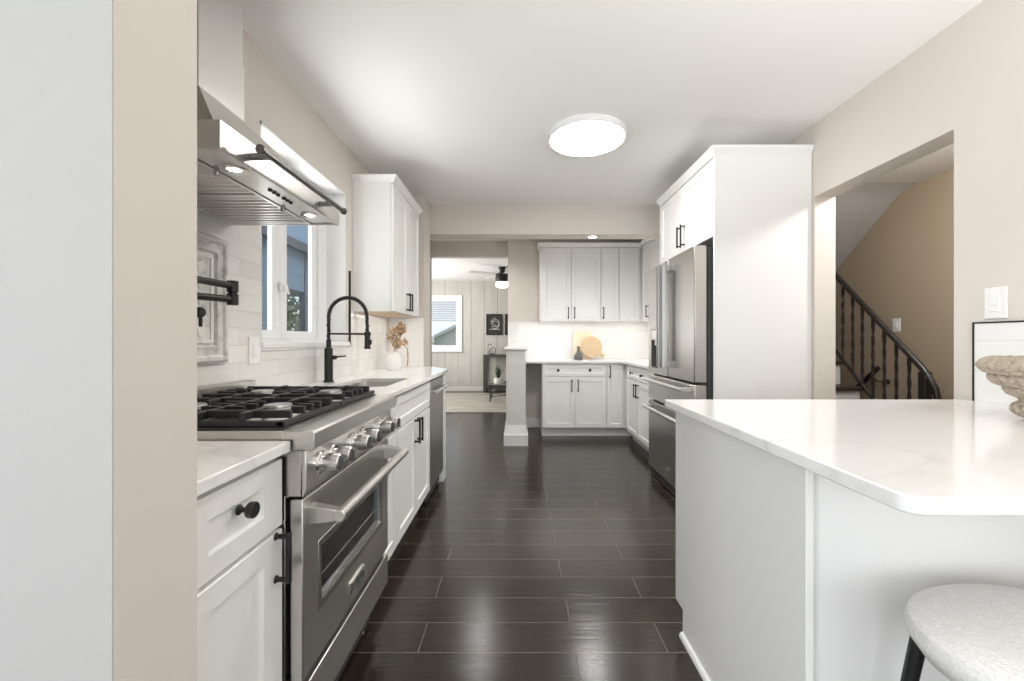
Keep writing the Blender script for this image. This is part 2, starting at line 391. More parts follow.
# backsplashes
w = M(); t = .009
w.box(LX, LX+t, .70, 1.957, .915, 1.66); w.box(LX, LX+t, 1.957, 2.99, .915, 1.108)
struct('backsplash_left', w, 'tile_left')
struct('backsplash_left_corner', M().box(LX, LX+t, 2.99, 3.80, .915, 1.372), 'tile_square')
m = M(); m.box(LX, LX+.013, 2.984, 2.994, 1.128, 1.655); obj('tile_edge_strip', m, 'black_metal', label='thin black metal strip standing upright between window and upper cabinet', cat='trim')
struct('backsplash_back', M().box(-.128, RX, BY-.008, BY, .915, 1.405), 'tile_back')
struct('backsplash_back_side', M().box(RX-.008, RX, 3.69, BY, .915, 1.405), 'tile_right')
struct('backsplash_right', M().box(RX-.009, RX, .2, 1.708, .915, 1.228), 'tile_right')
m = M(); m.box(RX-.012, RX, .2, 1.714, 1.228, 1.234); m.box(RX-.012, RX, 1.708, 1.714, .915, 1.228); struct('trim_1', m, 'black_metal')
# half wall at the end of the back counter
m = M(); m.box(-.126, .090, 4.645, BY-.01, 0, 1.052); struct('wall_half', m, 'halfwall', bev=.003)
m = M(); m.box(-.148, .112, 4.622, BY-.01, 1.052, 1.082); struct('trim_2', m, 'trim', bev=.006)
m = M()
z = [(0, .026), (.118, .026), (.122, .021), (.14, .016), (.17, .008), (.22, .002), (.225, 0)]
m.loft([[(-.126-o, 4.645-o, h), (.090+o, 4.645-o, h), (.090+o, BY-.01, h), (-.126-o, BY-.01, h)] for h, o in z]); struct('baseboard_half', m, 'trim')
struct('baseboard_back', M().box(.09, .30, BY-.015, BY, 0, .13), 'trim', bev=.003)

# ------------------------------------------------------------------ cabinet builder (local: x across, -y out of the front, z up)
def shaker(x0, x1, z0, z1, rail=.052, t=.02, rec=.008):
    a, b = rail if isinstance(rail, tuple) else (rail, rail)
    m = M(); m.rings_y(x0, x1, z0, z1, [(0, t), (0, .002), (.002, 0), ((a, b), 0), ((a+.005, b+.005), rec)]); return m
def pull(parent, x, z, L=.145, vert=True):
    m = M()
    d = (0, 0, 1) if vert else (1, 0, 0)
    a = Vector((x, 0, z)); D = Vector(d)*L/2
    for sg in (-1, 1):
        p = a + D*sg*.86; m.cyl(p, p+Vector((0, -.006, 0)), .010, .0062, 14); m.cyl(p+Vector((0, -.006, 0)), p+Vector((0, -.028, 0)), .0058, .0058, 10)
    p, q = a-D, a+D
    m.box(min(p.x, q.x)-.0055, max(p.x, q.x)+.0055, -.036, -.025, min(p.z, q.z), max(p.z, q.z))
    return obj('pull_handle', m, 'black', parent, bev=.0015)
def knob(parent, x, z):
    m = M(); m.lathe([(.011, 0), (.010, -.003), (.0055, -.006), (.005, -.016), (.008, -.019), (.0150, -.021), (.0165, -.024), (.0165, -.033), (.015, -.035)], (x, 0, z), 20, 'y')
    return obj('knob', m, 'black', parent)
def cabinet(name, label, cat, loc, rz, w, h, d, fronts, group=None, toe=.105, crown=None, legs=None, bottom=None):
    e = empty(name, label, cat, loc, rz, group)
    m = M()
    if toe: m.prism([(.0215, toe), (.0215, h), (d, h), (d, 0), (.085, 0), (.085, toe)], 'x', 0, w)
    else: m.box(0, w, .0215, d, 0, h)
    obj('carcass', m, 'cab', e, bev=.0012)
    for f in fronts:
        x0, x1, z0, z1 = f['r']; fr = obj('door' if f['k'] == 'd' else 'drawer', shaker(x0, x1, z0, z1, f.get('rail', .052)), 'cab', e)
        for hw in f.get('hw', []):
            if hw[0] == 'p': pull(fr, hw[1], hw[2], hw[3] if len(hw) > 3 else .145)
            else: knob(fr, hw[1], hw[2])
    if crown:
        zt, l, r_ = crown                         # height of the moulding, left return, right return
        R0 = lambda o, z: [(-o*l, -o, z), (w+o*r_, -o, z), (w+o*r_, d, z), (-o*l, d, z)]
        m = M(); m.loft([R0(0, h), R0(.002, h+.012), R0(.006, h+.016), R0(.018, h+zt*.6), R0(.026, h+zt*.8), R0(.028, h+zt*.85), R0(.028, h+zt)])
        obj('crown_moulding', m, 'cab', e)
    if bottom:
        m = M(); m.box(.012, w-.012, .02, d-.01, -.004, 0); obj('bottom_panel', m, bottom, e)
    return e
def slab(name, pts, z0, z1, label, bev=.003, holes=None, **k):
    m = M(); m.prism(pts, 'z', z0, z1)
    return obj(name, m, 'quartz', label=label, cat='countertop', bev=bev, **k)
def arc(cx, cy, r, a0, a1, n=6):
    return [(cx+r*math.cos(R(a0+(a1-a0)*i/n)), cy+r*math.sin(R(a0+(a1-a0)*i/n))) for i in range(n+1)]
CT = .915; CB = .888
# ---- left run, nearest cabinet
cabinet('base_cabinet', 'white base cabinet with one drawer over a door, nearest, beside the range', 'cabinet', (-.573, .705, 0), R(90), .322, .887, .60, [
    dict(k='w', r=(.0, .319, .712, .872), hw=[('k', .158, .812)], rail=(.074, .046)),
    dict(k='d', r=(.0, .319, .115, .702), hw=[('p', .290, .645, .118)], rail=(.074, .05))], group='white kitchen base cabinets')
m = M(); m.prism([(LX+.001, .702), (-.555, .702), (-.555, 1.029), (LX+.001, 1.029)], 'z', CB, CT)
obj('countertop', m, 'quartz', label='small white quartz countertop on the nearest cabinet, this side of the range', cat='countertop', bev=.003)
# ---- left run beyond the range
DX = -.612
cabinet('base_cabinet', 'narrow white base cabinet between the range and the sink cabinet', 'cabinet', (DX, 1.742, 0), R(90), .392, .887, .56, [
    dict(k='w', r=(.004, .388, .705, .872), rail=.045), dict(k='d', r=(.004, .388, .115, .695), rail=.055)], group='white kitchen base cabinets')
e = empty('sink_cabinet', 'white sink base cabinet with a false drawer over two doors', 'cabinet', (DX, 2.138, 0), R(90), 'white kitchen base cabinets')
m = M(); m.prism([(.0215, .105), (.0215, .70), (.56, .70), (.56, 0), (.085, 0), (.085, .105)], 'x', 0, .80); m.box(0, .80, .0215, .05, .70, .887); m.box(0, .02, .05, .56, .70, .887); m.box(.78, .80, .05, .56, .70, .887)
obj('carcass', m, 'cab', e)
obj('drawer', shaker(.003, .797, .705, .872, .045), 'cab', e)
for a, b, hx in ((.003, .398, .365), (.402, .797, .435)):
    d_ = obj('door', shaker(a, b, .115, .695, .055), 'cab', e); pull(d_, hx, .62)
# dishwasher
e = empty('dishwasher', 'stainless steel dishwasher under the counter between sink cabinet and end panel', 'dishwasher', (DX-.0, 2.945, 0), R(90))
m = M(); m.box(.002, .50, .03, .55, .02, .885); m.box(.005, .497, .075, .10, 0, .10); obj('tub', m, 'gasket', e)
m = M(); m.box(.003, .499, -.002, .03, .105, .872); obj('door', m, 'steel_dark', e, bev=.004)
m = M()
for x in (.05, .45): m.cyl((x, -.002, .80), (x, -.045, .80), .009, .009, 12)
m.cyl((.02, -.047, .80), (.48, -.047, .80), .012, .012, 14); obj('handle', m, 'steel', e)
e = M().box(DX-.56, DX+.004, 3.449, 3.56, 0, .887); obj('end_panel', e, 'cab', label='white end panel closing the left counter run beside the dishwasher', cat='panel', bev=.002)
# countertop with the sink cut-out
SX0, SX1, SY0, SY1 = -1.03, -.70, 2.22, 2.74
FX = -.595
def rrect(x0, x1, y0, y1, r, n=5):
    return arc(x1-r, y1-r, r, 0, 90, n) + arc(x0+r, y1-r, r, 90, 180, n) + arc(x0+r, y0+r, r, 180, 270, n) + arc(x1-r, y0+r, r, 270, 360, n)
me = bpy.data.curves.new('outline', 'CURVE'); me.dimensions = '2D'; me.fill_mode = 'BOTH'; me.extrude = (CT-CB)/2-.002; me.bevel_depth = .002
for pts in ([(LX+.002, 1.742), (FX, 1.742), (FX, 3.60), (-.63, 3.68), (-.785, 3.938), (LX+.002, 3.938)], rrect(SX0, SX1, SY0, SY1, .06)):
    sp = me.splines.new('POLY'); sp.points.add(len(pts)-1); sp.use_cyclic_u = True
    for p, q in zip(sp.points, pts): p.co = (*q, 0, 1)
tmp = bpy.data.objects.new('tmp', me); C.objects.link(tmp); bpy.context.view_layer.update()
mesh = bpy.data.meshes.new_from_object(tmp.evaluated_get(bpy.context.evaluated_depsgraph_get())); bpy.data.objects.remove(tmp)
mesh.materials.clear(); mesh.materials.append(MATS['quartz'])
o = bpy.data.objects.new('countertop', mesh); C.objects.link(o); o.location = (0, 0, (CT+CB)/2)
put(o, '', 'long white quartz countertop with the undermount sink and clipped far corner', 'countertop')
# sink bowl
e = empty('sink', 'stainless undermount sink bowl set in the left countertop', 'sink', ((SX0+SX1)/2, (SY0+SY1)/2, CB))
a, b = (SX1-SX0)/2, (SY1-SY0)/2
Rg = lambda o, z, r: [(x, y, z) for x, y in rrect(-a-o, a+o, -b-o, b+o, r)]
m = M(); m.loft([Rg(.02, 0, .07), Rg(.004, 0, .06), Rg(-.004, -.16, .06), Rg(-.03, -.185, .06)], cap0=False); obj('bowl', m, 'steel', e)
m = M(); m.lathe([(.04, 0), (.04, .003), (.03, .004), (.025, .001)], (0, 0, -.186), 20); obj('drain', m, 'chrome', e)
# faucet: black spring arch
e = empty('faucet', 'tall matte black spring faucet standing behind the sink', 'faucet', (-1.115, 2.48, CT))
m = M(); m.lathe([(.030, 0), (.030, .006), (.024, .012), (.024, .19), (.021, .2), (.014, .205), (.014, .25)], (0, 0, 0), 24); obj('body', m, 'black_metal', e)
m = M()
path = [(0, 0, .25), (0, 0, .38)] + [(.113-.113*math.cos(R(a_)), 0, .385+.113*math.sin(R(a_))) for a_ in range(10, 180, 10)] + [(.226, 0, .38), (.229, 0, .29)]
m.tube(path, .0095, 12)
obj('arched_hose', m, 'black_metal', e)
m = M(); hel = []
fine = []
for i in range(len(path)-1):
    for k in range(12): fine.append(Vector(path[i]).lerp(Vector(path[i+1]), k/12))
for i, p in enumerate(fine):
    tg = (fine[min(i+1, len(fine)-1)] - fine[max(i-1, 0)]).normalized(); u = Vector((0, 1, 0)); v_ = tg.cross(u)
    hel.append(p + (u*math.cos(i*1.05)+v_*math.sin(i*1.05))*.0115)
m.tube(hel, .0022, 5); obj('spring_coil', m, 'black_metal', e)
m = M(); m.lathe([(.011, .30), (.014, .29), (.016, .28), (.0165, .215), (.019, .2), (.019, .195)], (.229, 0, 0), 20); m.box(.245, .253, -.006, .006, .22, .25); obj('spray_head', m, 'black_metal', e)
m = M(); m.cyl((0, 0, .285), (.212, 0, .283), .0055, .0055, 10); m.lathe([(.013, .272), (.019, .274), (.019, .294), (.013, .296)], (.229, 0, 0), 18); obj('support_arm', m, 'black_metal', e)
m = M(); m.cyl((.02, 0, .145), (.045, 0, .145), .013, .012, 14); m.tube([(.04, 0, .147), (.06, 0, .150), (.105, -.005, .153)], [.006, .005, .004], 8); obj('lever', m, 'black_metal', e)

# ---- upper cabinet left
UX = -.90
e = cabinet('upper_cabinet', 'white two-door upper cabinet on the left wall beside the kitchen window', 'cabinet', (UX, 3.045, 1.372), R(90), .80, .93, .298, [
    dict(k='d', r=(.003, .398, .003, .925), hw=[('p', .365, .10)]), dict(k='d', r=(.402, .797, .003, .925), hw=[('p', .435, .10)])], group='white wall cabinets', toe=0, crown=(.055, 1, 1), bottom='cab_wood')

# ------------------------------------------------------------------ range
RW = .70
rg = empty('range', 'stainless steel gas range with six knobs and black grates in the left counter run', 'range', (-.533, 1.035, 0), R(90))
m = M(); m.box(0, RW, .04, .565, .10, .775); m.box(0, RW, .0, .565, .775, .888); m.box(0, RW, .045, .565, .888, .937)
m.box(0.01, RW-.01, .565, .60, .10, .93); obj('body', m, 'steel_v', rg, bev=.001)
m = M(); m.box(.02, RW-.02, .07, .55, .02, .10); obj('plinth', m, 'gasket', rg)
for x in (.05, RW-.05):
    for y in (.10, .50):
        m = M(); m.lathe([(.022, 0), (.022, .02), (.014, .03), (.014, .10)], (x, y, 0), 14); obj('leg', m, 'chrome', rg)
m = M(); m.prism([(.046, .9372), (-.027, .9372), (-.033, .932), (-.033, .893), (-.028, .889), (.046, .889)], 'x', 0, RW); obj('front_ledge', m, 'steel', rg, bev=.002)
m = M(); m.prism([(0, .888), (-.010, .888), (-.013, .79), (-.004, .772), (0.0, .772)], 'x', 0.002, RW-.002); obj('control_panel', m, 'steel', rg, bev=.002)
for x in (.075, .15, .29, .38, .53, .61):
    k = M(); k.lathe([(.030, 0), (.030, -.004), (.026, -.008), (.026, -.010)], (x, -.011, .838), 28, 'y'); kb = obj('knob', k, 'chrome', rg)
    k = M(); k.lathe([(.018, -.010), (.018, -.018), (.0235, -.022), (.0245, -.036), (.0235, -.052), (.021, -.055)], (x, -.011, .838), 28, 'y'); obj('knob_skirt', k, 'steel', kb)
    k = M(); k.lathe([(.0185, -.064), (.0185, -.0675), (.017, -.0685)], (x, 0, .838), 24, 'y'); k.rings_y(x-.006, x+.006, .838-.0165, .838+.0165, [(0, -.067), (0, -.072), (.002, -.074)]); obj('knob_grip', k, 'charcoal', kb)
# oven door with window
m = M(); m.hole(.008, RW-.008, .31, .765, .105, .595, .455, .606, 0, .032); od = obj('oven_door', m, 'steel', rg, bev=.003)
m = M(); m.hole(.088, .612, .434, .624, .105, .595, .455, .606, -.002, .004); obj('window_bezel', m, 'steel_dark', od, bev=.0012)
m = M(); m.box(.10, .60, .012, .016, .45, .61); obj('window_glass', m, 'dark_glass', od)
m = M()
for zz in (.515,): m.cyl((.108, .009, zz), (.592, .009, zz), .0018, .0018, 6)
for i in range(24): m.cyl((.115+i*.0205, .009, .594), (.115+i*.0205, .009, .600), .002, .002, 6)
obj('oven_rack', m, 'chrome', od)
m = M(); m.cyl((.035, -.078, .712), (RW-.035, -.078, .712), .0155, .0155, 20)
for x in (.05, RW-.05):
    m.loft([[(x-.018, 0, .69), (x+.018, 0, .69), (x+.018, 0, .738), (x-.018, 0, .738)], [(x-.014, -.05, .695), (x+.014, -.05, .695), (x+.014, -.05, .73), (x-.014, -.05, .73)], [(x-.012, -.079, .699), (x+.012, -.079, .699), (x+.012, -.079, .725), (x-.012, -.079, .725)]])
obj('door_handle', m, 'steel', od, bev=.002)
m = M(); m.rings_y(.29, .41, .353, .392, [(0, 0), (0, -.006), (.002, -.008)]); obj('badge', m, 'chrome', od)
def lettering(txt, size, loc, rot, material, parent, name='lettering', ext=.0006):
    cu = bpy.data.curves.new(name, 'FONT'); cu.body = txt; cu.size = size; cu.extrude = ext; cu.align_x = 'CENTER'; cu.align_y = 'CENTER'
    t_ = bpy.data.objects.new('tmp', cu); C.objects.link(t_); bpy.context.view_layer.update()
    me_ = bpy.data.meshes.new_from_object(t_.evaluated_get(bpy.context.evaluated_depsgraph_get())); bpy.data.objects.remove(t_)
    me_.materials.clear(); me_.materials.append(MATS[material])
    o_ = bpy.data.objects.new(name, me_); C.objects.link(o_); o_.location = loc; o_.rotation_euler = rot; o_.parent = parent; return o_
lettering('ZLINE', .034, (.35, -.0083, .3725), (R(90), 0, 0), 'charcoal', od)
m = M(); m.box(.008, RW-.008, 0, .03, .168, .287); obj('drawer', m, 'steel', rg, bev=.003)
m = M(); m.box(.006, RW-.006, .02, .04, .287, .31); obj('vent_gap', m, 'gasket', rg)
# cooktop
m = M(); m.box(.008, RW-.008, .05, .548, .9372, .9405); obj('cooktop_pan', m, 'gasket', rg)
m = M(); m.box(0, RW, .550, .562, .937, .998); m.box(0, RW, .548, .600, .985, .998); obj('back_trim', m, 'steel', rg, bev=.002)
burn = [(.18, .16), (.52, .16), (.18, .41), (.52, .41)]
for x, y in burn:
    m = M(); m.lathe([(.098, .9405), (.098, .946), (.075, .951), (.045, .953)], (x, y, 0), 28); bn = obj('burner', m, 'steel', rg)
    m = M(); m.lathe([(.044, .952), (.046, .966), (.043, .969)], (x, y, 0), 28); obj('burner_head', m, 'chrome', bn)
    m = M(); m.lathe([(.036, .969), (.038, .971), (.036, .976), (.02, .978)], (x, y, 0), 28); obj('burner_cap', m, 'steel_dark', bn)
for gx0, gx1, cx in ((.018, .346, .18), (.354, .682, .52)):
    m = M(); b = .0075
    for y in (.058, .540): m.box(gx0, gx1, y-b, y+b, .943, .957)
    for x in (gx0+b, gx1-b): m.box(x-b, x+b, .058, .540, .943, .957)
    m.box(gx0, gx1, .285-b, .285+b, .955, .976)
    for x in (gx0+.045, cx, gx1-.045, (gx0+.045+cx)/2+.012, (gx1-.045+cx)/2-.012):
        for yc in (.16, .41):
            y0, y1 = (.058, .277) if yc < .28 else (.293, .540)
            g = .058 if x == cx else (.066 if abs(x-cx) < .1 else 0)
            for p, q in ((y0, yc-g), (yc+g, y1)) if g else ((y0, y1),): m.box(x-b*.9, x+b*.9, p, q, .958, .978)
    for yc in (.16, .41):
        m.box(gx0, cx-.06, yc-b*.9, yc+b*.9, .958, .978); m.box(cx+.06, gx1, yc-b*.9, yc+b*.9, .958, .978)
    for x in (gx0+.01, gx1-.01):
        for y in (.064, .534): m.box(x-.01, x+.01, y-.01, y+.01, .9405, .956)
    obj('grate', m, 'iron', rg, bev=.002)

# ------------------------------------------------------------------ range hood
hd = empty('range_hood', 'stainless steel wall hood with chimney and towel rail above the range', 'range hood', (-.74, 1.045, 1.637), R(90))
HW = .70; H1 = .074
m = M(); m.hole(0, HW, 0, 0.458, .012, HW-.012, .012, .448, 0, H1)   # built flat then turned: x, z->y
for v in m.bm.verts: v.co = Vector((v.co.x, v.co.z, v.co.y))
m.box(.005, HW-.005, .005, .455, H1-.004, H1); obj('canopy', m, 'steel', hd, bev=.0015)
m = M(); m.loft([[(.005, .02, H1), (HW-.005, .02, H1), (HW-.005, .455, H1), (.005, .455, H1)], [(.245, .24, .308), (.46, .24, .308), (.46, .455, .308), (.245, .455, .308)]]); obj('sloped_hood', m, 'steel', hd)
m = M(); m.box(.247, .458, .242, .455, .308, CZ-1.637-.002); m.box(.244, .461, .239, .456, .306, .50); obj('chimney', m, 'steel_v', hd)
m = M(); m.box(.012, HW-.012, .012, .108, .006, .010); cp = obj('light_panel', m, 'steel', hd)
for x in (.135, .565):
    m = M(); m.lathe([(.034, .006), (.034, .001), (.020, .001), (.018, .004)], (x, .056, 0), 24); hl = obj('lamp', m, 'chrome', hd)
    m = M(); m.lathe([(.018, .0035), (.016, .002)], (x, .056, 0), 24); obj('lamp_lens', m, 'lamp', hl)
for x in (.300, .322, .344, .378, .400, .422):
    m = M(); m.lathe([(.0065, .006), (.0065, .001), (.005, 0)], (x, .052, 0), 14); obj('button', m, 'black', hd)
for fx0, fx1 in ((.014, .349), (.351, HW-.014)):
    m = M(); m.box(fx0, fx1, .110, .122, .002, .010); m.box(fx0, fx1, .425, .446, .002, .010); m.box(fx0, fx0+.012, .122, .425, .002, .010); m.box(fx1-.012, fx1, .122, .425, .002, .010)
    n_ = 9
    for i in range(n_):
        x = fx0+.014 + (fx1-fx0-.028)*(i+.5)/n_
        m.prism([(x-.0105, .012), (x-.006, .003), (x+.006, .003), (x+.0105, .012), (x+.0085, .012), (x+.005, .005), (x-.005, .005), (x-.0085, .012)], 'y', .122, .425)
    bf = obj('baffle_filter', m, 'steel', hd)
    m = M(); m.box(fx0, fx1, .112, .444, .020, .022); obj('filter_back', m, 'gasket', bf)
    for x in ((fx0+.13), ):
        k = M(); k.cyl((x, .112, .002), (x, .112, -.010), .008, .006, 12); obj('latch', k, 'steel_dark', bf)
m = M()
for x in (.125, .53): m.box(x-.010, x+.010, -.052, 0, .028, .042)
m.cyl((.08, -.05, .036), (.622, -.05, .036), .0085, .0085, 14); m.cyl((.078, -.05, .036), (.088, -.05, .036), .013, .013, 16); m.cyl((.616, -.05, .036), (.626, -.05, .036), .013, .013, 16)
obj('towel_rail', m, 'gunmetal', hd, bev=.001)
for y in (1.18, 1.61): 
    l = bpy.data.lights.new('hood_lamp', 'SPOT'); l.energy = 2.2; l.color = WARM; l.spot_size = R(110); l.spot_blend = .6; l.shadow_soft_size = .02
    o = bpy.data.objects.new('hood_lamp', l); o.location = (-.796, y, 1.630); C.objects.link(o)

# medallion behind the range
md = empty('tile_medallion', 'framed grey marble mosaic panel set in the tile behind the range', 'tile panel', (LX+.009, 1.06, 1.074), R(90))
m = M(); m.rings_y(0, .645, 0, .49, [(0, 0), (0, -.016), (.008, -.022), (.022, -.022), (.028, -.014), (.046, -.014), (.054, -.019), (.062, -.019), (.068, -.008)]); obj('carved_frame', m, 'marble_frame', md)
m = M(); m.hole(.075, .570, .075, .415, .089, .556, .089, .401, -.013, -.006); obj('inner_bead', m, 'marble_light', md, bev=.002)
m = M(); rnd = random.Random(3)
cells = 7
for i in range(7):
    for j in range(5):
        cx, cz = .095+.0625*(i+.5)+.010, .095+.060*(j+.5)
        ang = rnd.uniform(0, 6.28)
        pts = []
        for k in range(8):
            a_ = 2*math.pi*k/8; rr = .031*(1 if k % 2 else .72)
            pts.append((cx+rr*math.cos(a_+R(22)), -.008, cz+rr*.95*math.sin(a_+R(22))))
        m.loft([pts, [((p[0]-cx)*.9+cx, -.0105, (p[2]-cz)*.9+cz) for p in pts]])
obj('mosaic_field', m, 'marble_field', md)

# pot filler
pf = empty('pot_filler', 'matte black folding pot filler tap on the wall behind the range', 'tap', (-1.05, 1.548, 1.335))
m = M(); m.lathe([(.015, -.045), (.019, -.043), (.019, -.004), (.015, -.002), (.015, .002), (.019, .004), (.019, .043), (.015, .045)], (0, 0, 0), 20); obj('joint', m, 'black_metal', pf)
m = M(); m.tube([(0, 0, .026), (-.005, -.25, .026), (-.01, -.36, .026)], .0125, 14); m.tube([(-.01, -.36, .03), (-.01, -.375, .02), (-.01, -.38, -.05)], .0115, 12); obj('spout_arm', m, 'black_metal', pf)
m = M(); m.tube([(0, 0, -.024), (-.06, -.20, -.024), (-.10, -.32, -.024)], .0125, 14); m.lathe([(.016, -.06), (.019, -.055), (.019, .0), (.015, .004)], (-.10, -.32, -.02), 18); m.cyl((-.10, -.32, -.045), (-.118, -.32, -.045), .014, .014, 14); m.cyl((-.114, -.32, -.045), (-.1285, -.32, -.045), .03, .032, 22); obj('wall_arm', m, 'black_metal', pf)
m = M(); m.cyl((-.102, -.30, -.065), (-.102, -.035, -.075), .0, .0, 3) if False else m.lathe([(.019, 0), (.019, .03), (.016, .034)], (-.13, -.018, -.072), 18, 'x'); m.box(-.108, -.100, -.023, -.013, -.125, -.06); m.cyl((-.1295, -.018, -.072), (-.122, -.018, -.072), .022, .02, 18); obj('valve_lever', m, 'black_metal', pf, bev=.001)

def plate(name, label, loc, rz, w_=.078, h_=.122, rocker=True):
    e = empty(name, label, 'wall plate', loc, rz)
    m = M(); m.rings_y(-w_/2, w_/2, -h_/2, h_/2, [(0, 0), (0, -.004), (.003, -.007)]); obj('cover_plate', m, 'plastic', e)
    if rocker:
        m = M(); m.rings_y(-.017, .017, -.034, .034, [(0, -.006), (0, -.009), (.002, -.0105)]); m.box(-.006, .006, -.018, -.010, -.008, .012); obj('toggle', m, 'plastic', e)
    else:
        m = M(); m.rings_y(-.017, .017, -.034, .034, [(0, -.006), (0, -.0085), (.001, -.009)]); obj('socket_face', m, 'plastic', e)
plate('outlet_plate', 'white outlet plate on the tiled wall between the range and the window', (LX+.009, 1.895, 1.115), R(90), rocker=False)
plate('switch_plate', 'white light switch plate on the beige wall above the right backsplash', (RX, 1.637, 1.306), R(-90))
plate('switch_plate', 'small white switch plate on the tan stair hall wall above the rail', (3.45, 3.82, 1.30), R(-90))

# pitcher and dried flowers
pt = empty('pitcher', 'white ceramic pitcher on the left countertop under the upper cabinet', 'pitcher', (-1.03, 3.49, CT))
m = M(); m.lathe([(.050, 0), (.062, .012), (.070, .05), (.066, .09), (.052, .125), (.050, .140), (.056, .152), (.052, .152), (.046, .14), (.047, .125), (.060, .09), (.064, .05), (.055, .015)], (0, 0, 0), 32, cap1=True); obj('jug', m, 'ceramic', pt)
m = M(); m.loft([[(-.048, -.018, .13), (-.048, .018, .13), (-.05, .018, .151), (-.05, -.018, .151)], [(-.075, -.004, .147), (-.075, .004, .147), (-.076, .004, .153), (-.076, -.004, .153)]]); obj('spout', m, 'ceramic', pt, bev=.003)
m = M(); m.tube([(.05, 0, .135), (.085, 0, .135), (.098, 0, .10), (.09, 0, .06), (.066, 0, .04)], [.008, .008, .0075, .007, .008], 10); obj('handle', m, 'ceramic', pt)
fl = empty('dried_flowers', 'bunch of brown dried hydrangeas standing in the white pitcher', 'flowers', (-1.0, 3.50, CT+.12))
rnd = random.Random(11)
for k, (cx, cy, cz, r_, n_) in enumerate(((-.02, 0, .17, .062, 120), (.02, .01, .235, .045, 70), (.045, -.01, .21, .032, 40), (.0, -.02, .10, .045, 60), (.055, .0, .11, .03, 24))):
    m = M()
    for i in range(n_):
        d = Vector((rnd.gauss(0, 1), rnd.gauss(0, 1), rnd.gauss(0, 1))).normalized()*r_*rnd.uniform(.65, 1.05)
        c = Vector((cx, cy, cz))+d; a_ = Vector((rnd.gauss(0, 1), rnd.gauss(0, 1), rnd.gauss(0, 1))).normalized(); b_ = a_.orthogonal().normalized(); q = rnd.uniform(.010, .018)
        n0 = a_.cross(b_)*.004
        m.face([c-a_*q, c-b_*q*.7+n0, c+a_*q, c+b_*q*.7+n0])
    obj('flower_head', m, 'petal', fl, smooth=False)
m = M()
for ex, ez in ((-.02, .13), (.0, .20), (.03, .18)): m.tube([(-.025, -.005, -.06), (-.02+ex*.3, -.004, .02), (ex, 0, ez)], .003, 6)
m.tube([(.055, 0, .10), (.085, -.005, .05), (.09, -.01, -.04), (.085, -.02, -.095)], [.003, .006, .008, .004], 6)
obj('stems', m, 'petal', fl)

# ------------------------------------------------------------------ back run
BF = 5.03
cabinet('base_cabinet', 'white base cabinet with wide two-knob drawer over two doors on the back wall', 'cabinet', (.296, BF, 0), 0, .772, .887, BY-BF-.012, [
    dict(k='w', r=(.012, .768, .730, .872), hw=[('k', .19, .805), ('k', .568, .805)], rail=.04),
    dict(k='d', r=(.012, .388, .115, .720), hw=[('p', .352, .62)]), dict(k='d', r=(.392, .768, .115, .720), hw=[('p', .428, .62)])], group='white kitchen base cabinets')
cabinet('base_cabinet', 'narrow full-height-door white base cabinet in the back right corner', 'cabinet', (1.070, BF, 0), 0, .795, .887, BY-BF-.012, [
    dict(k='d', r=(.004, .203, .115, .872), hw=[('p', .035, .79)], rail=.045)], group='white kitchen base cabinets')
cabinet('base_cabinet', 'white base cabinet with two-knob drawer over doors beside the refrigerator', 'cabinet', (1.275, 4.955, 0), R(-90), 1.265, .887, .588, [
    dict(k='w', r=(.05, .93, .730, .872), hw=[('k', .31, .80), ('k', .69, .80)], rail=.04),
    dict(k='d', r=(.05, .488, .115, .720), hw=[('p', .452, .62)]), dict(k='d', r=(.492, .93, .115, .720), hw=[('p', .528, .62)]),
    dict(k='d', r=(.934, 1.26, .115, .872))], group='white kitchen base cabinets')
pts = [(.094, 5.005), (1.20, 5.005)] + [(1.20+.05*math.sin(R(a_)), 4.955+.05*math.cos(R(a_))) for a_ in range(15, 91, 15)] + [(1.25, 3.69), (RX-.009, 3.69), (RX-.009, BY-.009), (.094, BY-.009)]
slab('countertop', pts, CB, CT, 'white quartz corner countertop along the back wall up to the refrigerator')
UF = 5.27; UB = 1.405; UH = .925
cabinet('upper_cabinet', 'white two-door upper cabinet on the back wall, above the cutting boards', 'cabinet', (.286, UF, UB), 0, .758, UH, BY-UF-.01, [
    dict(k='d', r=(.022, .386, .003, UH-.01), hw=[('p', .352, .10)]), dict(k='d', r=(.392, .755, .003, UH-.01), hw=[('p', .428, .10)])], group='white wall cabinets', toe=0, crown=(.055, 1, 0))
cabinet('upper_cabinet', 'narrow white one-door upper cabinet, second along the back wall', 'cabinet', (1.046, UF, UB), 0, .226, UH, BY-UF-.01, [
    dict(k='d', r=(.003, .223, .003, UH-.01), hw=[('p', .030, .10)], rail=.045)], group='white wall cabinets', toe=0, crown=(.055, 0, 0))
cabinet('upper_cabinet', 'white upper cabinet in the back right corner, its door without a handle', 'cabinet', (1.274, UF, UB), 0, .588, UH, BY-UF-.01, [
    dict(k='d', r=(.006, .262, .003, UH-.01), rail=.045)], group='white wall cabinets', toe=0, crown=(.055, 0, 0))
cabinet('upper_cabinet', 'white upper cabinet on the right wall between corner and refrigerator', 'cabinet', (1.550, 5.238, UB), R(-90), 1.526, UH, .310, [
    dict(k='d', r=(.03, .30, .003, UH-.01), hw=[('p', .27, .10)], rail=.045), dict(k='d', r=(.304, .74, .003, UH-.01), hw=[('p', .70, .10)]),
    dict(k='d', r=(.744, 1.18, .003, UH-.01), hw=[('p', .784, .10)]), dict(k='d', r=(1.184, 1.522, .003, UH-.01))], group='white wall cabinets', toe=0, crown=(.055, 0, 0))
